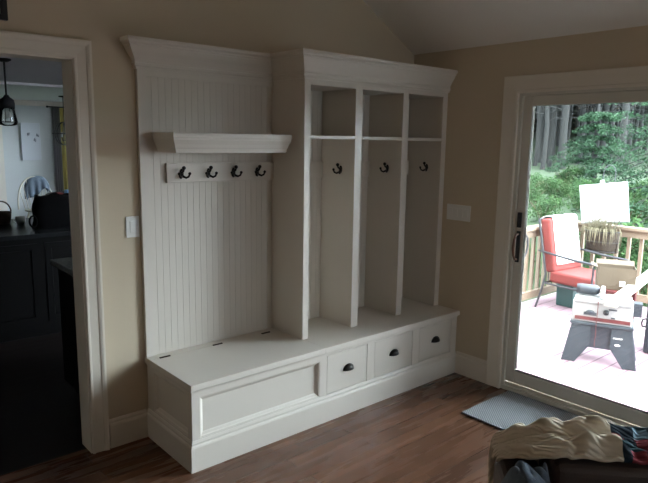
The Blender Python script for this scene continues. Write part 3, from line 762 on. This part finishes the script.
# teal bin under the chair
t = thing('storage_bin', 'teal plastic bin on the deck under the red chair cushion', 'bin', (3.02, .02, -.10))
m = MB(); m.prism([(-.11, 0), (.11, 0), (.125, .25), (-.125, .25)], -.10, .10, lambda u, v, a: (2.93+u, .06+a, -.0995+v)); obj('bin_body', m, M_teal, t, bevel=.008)
obj('lid', B(2.795, 3.065, -.055, .175, .151, .175), M_teal, t, bevel=.006)

# coir planter on the rail with dry stems
t = thing('rail_planter', 'coir-lined rail planter full of dry stems on the deck railing', 'planter', (3.28, -.10, .55))
m = MB(); m.grid(lambda u, v: (3.27 - .13*math.sin(PI*u)*(.75+.25*v), -.10+.19*math.cos(PI*u)*(.8+.2*v), .52+.24*v), 20, 6); m.box(3.27, 3.30, -.28, .08, .52, .76); m.prism([(3.27-.11*math.sin(PI*k/12), -.10+.16*math.cos(PI*k/12)) for k in range(13)], .515, .53, f3); obj('coir_liner', m, M_coir, t, solid=.01)
m = MB()
for zz, sc in ((.76, 1.03), (.64, .97), (.53, .85)):
    m.tube([(3.27-.135*sc*math.sin(PI*k/16), -.10+.195*sc*math.cos(PI*k/16), zz) for k in range(17)], .004, 6)
for yy in (-.2, 0): m.tube([(3.29, yy, .6), (3.35, yy, .76), (3.36, yy, .82), (3.47, yy, .82), (3.54, yy, .82)], .004, 6)
obj('wire_frame', m, M_black, t)
m = MB()
for k in range(220):
    a = random.uniform(0, PI); rr = random.random()**.5
    x = 3.27-.11*rr*math.sin(a); y = -.10+.16*rr*math.cos(a); l = random.uniform(.10, .30); dx, dy = random.uniform(-.10, .02), random.uniform(-.13, .13)
    m.tube([(x, y, .70), (x+dx*.3, y+dy*.3, .70+l*.6), (x+dx, y+dy, .70+l*random.uniform(.7, 1))], [.003, .0025, .0015], 4, False)
for k in range(46):
    a = random.uniform(.1, PI-.1); x = 3.27-.13*math.sin(a); y = -.10+.19*math.cos(a); ox, oy = -math.sin(a)*.05, math.cos(a)*.05; l = random.uniform(.02, .16)
    m.tube([(x+ox*-.3, y-oy*.3, .76), (x+ox*.5, y+oy*.5, .80), (x+ox, y+oy, .76), (x+ox*random.uniform(.7, 1.4), y+oy, .76-l)], [.0035, .003, .003, .002], 4, False)
obj('dry_stems', m, M_straw, t, fix=False)

# shepherd's hook with hanging white board
t = thing('crook_hook', 'thin grey metal crook rising from the deck railing above the white board', 'hook', (3.36, -.16, .81))
m = MB(); pts = [(3.385, -.14, .30), (3.385, -.14, 1.42)] + [(3.385-.03*k/10, -.14+.06-.06*math.cos(PI*k/10), 1.42+.085*math.sin(PI*k/10)) for k in range(1, 11)] + [(3.353, -.018, 1.37), (3.35, -.017, 1.33)]
m.tube(pts, .0045, 8); m.box(3.375, 3.43, -.16, -.12, .70, .76); obj('crook', m, M_steel, t)
t = thing('hanging_board', 'blank white rectangular board hanging above the deck railing', 'board', (3.35, -.06, .84))
Mh = Matrix.Translation((3.35, -.015, 1.325)) @ Matrix.Rotation(R(-8), 4, 'X')
obj('board_panel', B(-.012, .004, -.27, .27, -.475, -.035, M=Mh), M_board, t, bevel=.003)
m = MB(); m.box(-.014, .006, -.272, .272, -.487, -.475, M=Mh); m.box(-.014, .006, -.278, -.27, -.487, -.03, M=Mh); obj('edge_frame', m, M_bgrey, t)
m = MB(); m.box(-.014, .006, -.02, .02, -.05, .005, M=Mh); obj('hanging_tab', m, M_label, t)

# tool stand + bench saw
ang = math.atan2(-.515, .208)
ts = thing('tool_stand', 'grey plastic tool stand with splayed legs on the deck', 'stand', (1.18, -.822, -.0995), ang)
def TS(name, m, mt, p=ts, **k): return obj(name, m, mt, p, local=True, **k)
W, D_ = .485, .29          # x along the front, +y = away from the house
fr = lambda y0, y1: None
for y0 in (0.0, D_-.03):
    # front / rear trestle: two splayed legs with a wide top panel (chamfered opening)
    for s_ in (0, 1):
        g = (lambda x: x) if s_ == 0 else (lambda x: W-x)
        m = MB(); m.prism([(g(-.045), 0), (g(.055), 0), (g(.165), .17), (g(.165), .335), (g(.015), .335)], y0, y0+.03, lambda u, v, a: (u, a, v))
        lg = TS('leg', m, M_grey, bevel=.004)
        yy = y0-.004 if y0 == 0 else y0+.03
        for pl in ([(g(-.047), 0), (g(-.03), 0), (g(.03), .335), (g(.013), .335)], [(g(.04), 0), (g(.057), 0), (g(.167), .165), (g(.165), .19)]):
            m = MB(); m.prism(pl, yy, yy+.004, lambda u, v, a: (u, a, v)); TS('rib', m, M_grey, lg)
m = MB(); m.box(.15, W-.15, .02, .04, .14, .335); m.box(.15, W-.15, D_-.04, D_-.02, .14, .335); TS('centre_panel', m, M_dgrey)
m = MB(); m.box(-.0, W, -.012, D_+.012, .335, .362); TS('top_plate', m, M_grey, bevel=.006)
m = MB()
for i, (a, b) in enumerate(((.34, .345), (.348, .355), (.358, .364), (.367, .371), (.374, .381), (.384, .390), (.393, .398), (.401, .408))):
    m.box(a, b, -.0012, 0, .246+.001*(i%2), .258)
TS('lettering', m, M_label)
m = MB(); m.lathe([(.001, 0), (1, 0), (1, .0012), (.001, .0012)], (.375, -.0012, .195), 18, Matrix.Rotation(R(90), 3, 'X') @ Matrix.Diagonal((.022, .010, 1))); TS('emblem', m, M_label)
sw = thing('bench_saw', 'white benchtop power saw with a red strip on the grey stand', 'power tool', (1.18, -.822, .263), ang)
def SW(name, m, mt, **k): return obj(name, m, mt, sw, local=True, **k)
m = MB(); m.box(.01, W-.015, .0, D_, .0, .165); SW('body', m, M_mwhite, bevel=.008)
m = MB(); m.box(.035, W-.03, -.006, .0, .016, .046); SW('red_strip', m, M_mred, bevel=.002)
m = MB(); m.box(.03, W-.03, -.01, D_+.02, .1655, .185); SW('saw_table', m, M_mwhite, bevel=.004)
m = MB(); m.box(.10, .20, -.004, 0, .06, .085); m.ball((.15, -.004, .085), .035, 12, (1, .25, .6)); m.box(.29, .35, -.003, 0, .12, .132); m.box(.31, .34, -.003, 0, .05, .062); SW('slot', m, M_dgrey)
m = MB(); m.lathe([(.001, 0), (.022, 0), (.022, .02), (.001, .02)], (.27, 0, .10), 14, Matrix.Rotation(R(90), 4, 'X')); SW('knob', m, M_black)
m = MB(); m.box(W-.015, W+.045, .01, .10, .09, .20)
for k in range(5): m.box(W-.012, W+.047, .006, .01, .10+.018*k, .108+.018*k)
SW('switch_box', m, M_dgrey, bevel=.004)
m = MB(); m.lathe([(.001, -.09), (.04, -.09), (.045, -.05), (.045, .06), (.03, .09), (.001, .09)], (.11, .20, .235), 18, Matrix.Rotation(R(90), 4, 'Y')); SW('motor', m, M_dgrey)
m = MB(); m.box(.21, .245, .06, .25, .1855, .27); SW('blade_guard', m, M_mwhite, bevel=.01)
m = MB(); m.box(.34, .37, -.01, D_+.02, .1855, .205); SW('fence', m, M_mwhite, bevel=.003)
m = MB(); m.tube([(.205, -.014, .20), (.206, -.016, .10), (.203, -.014, .0), (.206, -.02, -.10), (.202, -.016, -.16), (.204, -.014, -.20)], .003, 6); SW('power_cord', m, M_mred)
# lumber
p0, p1 = Vector((1.28, -1.13, .462)), Vector((2.75, -.90, .50))
d = p1-p0; Mx = Matrix.Translation(p0) @ Matrix.Rotation(math.atan2(d.y, d.x), 4, 'Z') @ Matrix.Rotation(-math.atan2(d.z, Vector((d.x, d.y)).length), 4, 'Y')
o = obj('lumber_board', B(-.12, d.length, -.045, .045, -.012, .026, M=Mx), M_lumber, None, bevel=.002); tag(o, 'pale wooden board lying across the bench saw', 'board')
# small red table with cardboard box
rt = thing('side_table', 'small dark red side table behind the bench saw', 'table', (1.95, -.86, -.0995))
obj('table_top', B(1.74, 2.08, -1.0, -.70, .415, .44), M_mred, rt, bevel=.006)
for x in (1.76, 2.06):
    for y in (-.98, -.72): obj('leg', B(x-.015, x+.015, y-.015, y+.015, -.0995, .415), M_mred, rt)
bx = thing('cardboard_box', 'brown cardboard box with a white label behind the bench saw', 'box', (1.88, -.87, .4405), R(-62))
m = MB(); m.box(-.16, .16, -.09, -.086, 0, .20); m.box(-.16, .16, .086, .09, 0, .20); m.box(-.16, -.156, -.09, .09, 0, .20); m.box(.156, .16, -.09, .09, 0, .20); m.box(-.16, .16, -.09, .09, 0, .004)
obj('box_body', m, M_card, bx, local=True)
m = MB(); m.add([(-.16, .088, .20), (.16, .088, .20), (.16, .15, .235), (-.16, .15, .235)], [(0, 1, 2, 3)]); m.add([(-.158, -.09, .20), (-.158, .09, .20), (-.21, .09, .215), (-.21, -.09, .215)], [(0, 1, 2, 3)])
obj('flap', m, M_card, bx, local=True, solid=.004)
obj('label', B(.03, .075, -.0915, -.0902, .04, .085), M_label, bx, local=True)
# dark tool case
t = thing('tool_case', 'dark grey upright tool case at the right edge of the deck view', 'case', (2.05, -1.35, -.0995))
obj('case_body', B(1.9, 2.2, -1.55, -1.155, -.0995, .39), M_dgrey, t, bevel=.02, seg=3)
m = MB(); m.tube([(1.9, -1.17, .14), (1.87, -1.145, .15), (1.865, -1.14, .18), (1.87, -1.145, .21), (1.9, -1.17, .22)], .008, 8); obj('handle', m, M_black, t)

# ------------------------------------------------------------------ land and woods
def sd(x, y): return x*.906 + y*.423
def land(x, y):
    s_ = sd(x, y)
    pts = [(-60, -1.6), (2.8, -1.2), (4.4, -.35), (6, .35), (9, .62), (15, 1.0), (22, 1.5), (34, 4.0), (60, 12)]
    z = pts[-1][1]
    for (a, za), (b, zb) in zip(pts, pts[1:]):
        if s_ <= b:
            k = max(0, (s_-a)/(b-a)); k = k*k*(3-2*k) if False else k; z = za+(zb-za)*k; break
    return z + .12*mnoise.noise(Vector((x*.6, y*.6, 0)))
m = MB(); m.grid(lambda u, v: (1.25+48*u**1.5, -40+80*v, land(1.25+48*u**1.5, -40+80*v)), 90, 110)
# keep the ground out of the house and below the deck
for i, p in enumerate(m.v):
    if p.x < 3.7 and p.y < .8: m.v[i].z = min(p.z, -1.2)
struct('ground', m, M_ground, fix=False)

def leafcloud(m, c, rad, n, size, flat=0):
    for _ in range(n):
        while True:
            p = Vector((random.uniform(-1, 1), random.uniform(-1, 1), random.uniform(-1, 1)))
            if p.length <= 1: break
        p = Vector((p.x*rad[0], p.y*rad[1], p.z*rad[2])) + Vector(c)
        a = Vector((random.gauss(0, 1), random.gauss(0, 1), random.gauss(0, 1)*(1-flat))).normalized()
        b = a.cross(Vector((random.gauss(0, 1)*(1-flat), random.gauss(0, 1)*(1-flat), random.gauss(0, 1)+.01))).normalized()
        s_ = size*random.uniform(.6, 1.3)
        m.add([p-a*s_, p-b*s_*.45, p+a*s_, p+b*s_*.45], [(0, 1, 2, 3)])
# tall straight trunks (three prototypes)
woods_label = 'tall straight grey tree trunk in the dark woods beyond the deck'
protos = []
for pi in range(4):
    t = thing('forest_tree', woods_label, 'tree', (0, 0, 0), 0, 'tall bare trunks in the woods beyond the deck')
    h = 8.8; r0 = (.065, .085, .055, .10)[pi]
    m = MB(); m.tube([(.25*mnoise.noise(Vector((k*.3, pi*5, 0))), .25*mnoise.noise(Vector((0, k*.3, pi*7))), -.5+h*k/9) for k in range(10)], [r0*(1.15-.075*k) for k in range(10)], 9)
    for k in range(26):
        z = random.uniform(1.4, 7.5); a = random.uniform(0, 2*PI); l = random.uniform(.4, 1.1)
        m.tube([(0, 0, z), (l*.6*math.cos(a), l*.6*math.sin(a), z+.05), (l*math.cos(a), l*math.sin(a), z-.1)], [.02, .012, .005], 4, False)
    obj('trunk', m, M_bark, t, local=True)
    m = MB()
    for k in range(30):
        z = random.uniform(4.0, 8.8); a = random.uniform(0, 2*PI); l = random.uniform(.3, 1.5)
        leafcloud(m, (l*math.cos(a), l*math.sin(a), z), (.6, .6, .25), 60, .10, .5)
    for k in range(2):
        z = random.uniform(3.2, 4.5); a = random.uniform(0, 2*PI); l = random.uniform(.3, 1.0)
        leafcloud(m, (l*math.cos(a), l*math.sin(a), z), (.45, .45, .2), 45, .07, .5)
    obj('foliage', m, (M_leafdark, M_leafmid, M_leafdark, M_leafmid)[pi], t, local=True, fix=False)
    protos.append(t)
cam0 = Vector((-3.65, -3.163))
def polar(azdeg, dist):           # azimuth from +y towards +x as seen from the room
    a = R(azdeg); return cam0.x + dist*math.sin(a), cam0.y + dist*math.cos(a)
random.seed(21); used = [False]*4; n = 0
spots = []
for k in range(120):
    az = 51.5+20.5*((k*.618034) % 1) + random.uniform(-.5, .5)
    dist = 19 + 12*random.random()
    spots.append((az, dist))
for az, dist in spots:
    x, y = polar(az, dist); i = n % 4; n += 1
    loc = (x, y, land(x, y)-.1); rz = random.uniform(0, 6.28)
    if not used[i]:
        used[i] = True; protos[i].location = loc; protos[i].rotation_euler = (0, 0, rz)
    else:
        dup(protos[i], loc, rz)
# dense dark evergreens at the back
random.seed(5)
t0 = thing('dense_evergreen', 'dense dark evergreen at the back of the woods', 'tree', (0, 0, 0), 0, 'dark evergreens at the back of the woods')
m = MB(); m.tube([(0, 0, -.5), (0, 0, 12)], [.2, .03], 7); obj('trunk', m, M_bark, t0, local=True)
m = MB()
for k in range(150):
    z = random.uniform(.2, 12.5); r_ = 2.3*(1-z/15); a = random.uniform(0, 2*PI); l = r_*random.uniform(.2, 1)
    leafcloud(m, (l*math.cos(a), l*math.sin(a), z), (.8, .8, .35), 36, .17, .5)
obj('foliage', m, M_leafdark, t0, local=True, fix=False)
k = 0
for j in range(26):
    az = 49.5+.95*j; dist = 31+2.5*((j*7) % 3)
    x, y = polar(az, dist); loc = (x, y, land(x, y)-.2)
    if j == 0: t0.location = loc
    else: dup(t0, loc, random.uniform(0, 6.28))
# bright spruce on the right
def spruce(name, label, loc, h, rad, mt, seed, dens=1, group=None, z0=.4):
    random.seed(seed)
    t = thing(name, label, 'tree', loc, 0, group)
    m = MB(); m.tube([(0, 0, -.4), (0, 0, h)], [.11, .02], 9)
    lf = MB(); z = z0; k = 0
    while z < h-.2:
        r_ = rad*(1-z/h)**.75+.15
        nb = 7
        for b in range(nb):
            a = 2*PI*b/nb + k*.9 + random.uniform(-.3, .3); l = r_*random.uniform(.75, 1.1)
            prev = Vector((0, 0, z)); pts = [prev]
            for q in range(1, 6):
                f = q/5; pts.append(Vector((l*f*math.cos(a), l*f*math.sin(a), z+.18*math.sin(f*2.6)*l*.5-.28*f*f*l)))
            m.tube(pts, [.018*(1-.15*i) for i in range(6)], 4, False)
            for q in range(1, 6):
                leafcloud(lf, pts[q]-Vector((0, 0, .03)), (.11*l+.08, .11*l+.08, .06), int(80*dens), .030, .55)
        z += .26; k += 1
    obj('trunk', m, M_bark, t, local=True); obj('foliage', lf, mt, t, local=True, fix=False)
    return t
x, y = polar(73.6, 11.5); sp = spruce('spruce_tree', 'large bright green layered spruce behind the deck, right of the trunks', (x, y, land(x, y)), 6.8, 1.75, M_leafbr, 3, 1.0)
x, y = polar(65.0, 15.3); s3 = spruce('young_spruce', 'small young spruce at the foot of the bare trunks', (x, y, land(x, y)), 2.0, 1.0, M_leafbr, 8, 1)
# bushes
random.seed(11)
bu = thing('bush', 'leafy green bush on the slope behind the deck railing', 'bush', (0, 0, 0), 0, 'green bushes on the slope behind the deck railing')
m = MB()
for k in range(9):
    a = 2*PI*k/9; m.tube([(0, 0, -.1), (.15*math.cos(a), .15*math.sin(a), .3), (.35*math.cos(a), .35*math.sin(a), .55)], [.012, .008, .004], 5, False)
obj('stems', m, M_stem, bu, local=True)
m = MB()
for k in range(26):
    a = random.uniform(0, 2*PI); l = random.uniform(0, .5)
    leafcloud(m, (l*math.cos(a), l*math.sin(a), random.uniform(.1, .6)), (.2, .2, .16), 60, .035)
obj('foliage', m, M_leafbush, bu, local=True, fix=False)
sp_ = [(58.0, 10.2, .65), (59.6, 9.6, .55), (61.2, 11.0, .7), (62.6, 9.2, .6), (64.5, 9.9, .7), (66, 9.0, .7), (67.5, 9.6, 1.2), (69.0, 9.0, 1.0), (71, 9.5, 1.0), (60.3, 12.5, .6), (57, 12.0, .7), (64, 12.4, .6), (68, 10.8, 1.0)] + [(54.5+1.05*k, 12.6+2.6*((k*.618) % 1), .55+.3*((k*.37) % 1)) for k in range(15)]
for i, (az, dist, s_) in enumerate(sp_):
    x, y = polar(az, dist); loc = (x, y, land(x, y)-.02)
    if i == 0: bu.location = loc; bu.scale = (s_, s_, s_)
    else: dup(bu, loc, i*1.3, scale=(s_, s_, s_))

# ------------------------------------------------------------------ world, camera
w = bpy.data.worlds.new('sky'); scene.world = w; w.use_nodes = True
nt = w.node_tree; bg = nt.nodes['Background']
bg.inputs[0].default_value = (.80, .92, 1.04, 1); bg.inputs[1].default_value = 5.0
# hazy overcast sky, plus an added south-east glow that brightens the bench drawers
tc = nt.nodes.new('ShaderNodeTexCoord'); dt = nt.nodes.new('ShaderNodeVectorMath'); dt.operation = 'DOT_PRODUCT'
dt.inputs[1].default_value = Vector((.65, -.72, .25)).normalized()
nt.links.new(tc.outputs['Generated'], dt.inputs[0])
mxx = nt.nodes.new('ShaderNodeMath'); mxx.operation = 'MAXIMUM'; mxx.inputs[1].default_value = 0; nt.links.new(dt.outputs['Value'], mxx.inputs[0])
pw = nt.nodes.new('ShaderNodeMath'); pw.operation = 'POWER'; pw.inputs[1].default_value = 4; nt.links.new(mxx.outputs[0], pw.inputs[0])
ma = nt.nodes.new('ShaderNodeMath'); ma.operation = 'MULTIPLY_ADD'; ma.inputs[1].default_value = 6.5; ma.inputs[2].default_value = 5.0; nt.links.new(pw.outputs[0], ma.inputs[0])
nt.links.new(ma.outputs[0], bg.inputs[1])

cam = bpy.data.cameras.new('camera'); co = bpy.data.objects.new('camera', cam); COL.objects.link(co)
f, yaw, pitch, roll = 602.256, .7178, -.1644, .0152
cam.sensor_fit = 'HORIZONTAL'; cam.sensor_width = 36; cam.lens = f*36/648
fw = Vector((math.sin(yaw)*math.cos(pitch), math.cos(yaw)*math.cos(pitch), math.sin(pitch)))
rt_ = Vector((math.cos(yaw), -math.sin(yaw), 0)); up = rt_.cross(fw)
r2 = rt_*math.cos(roll) + up*math.sin(roll); u2 = -rt_*math.sin(roll) + up*math.cos(roll)
mx = Matrix((r2, u2, -fw)).transposed().to_4x4(); mx.translation = Vector((-3.65, -3.1629, 1.7208))
co.matrix_world = mx; cam.clip_start = .05; cam.clip_end = 300
scene.camera = co
vs = scene.view_settings
vs.view_transform = 'Standard'; vs.look = 'None'; vs.gamma = 1; vs.use_curve_mapping = False; vs.exposure = 1.66
sl = bpy.data.lights.new('sun', 'SUN'); sl.energy = 2; sl.angle = R(25); sl.color = (1, .97, .92)
so = bpy.data.objects.new('sun', sl); COL.objects.link(so); so.rotation_euler = Vector((-.22, -.5, .84)).to_track_quat('Z', 'Y').to_euler()
scene.cycles.max_bounces = 10; scene.cycles.diffuse_bounces = 6; scene.cycles.transparent_max_bounces = 16
scene.cycles.use_denoising = True
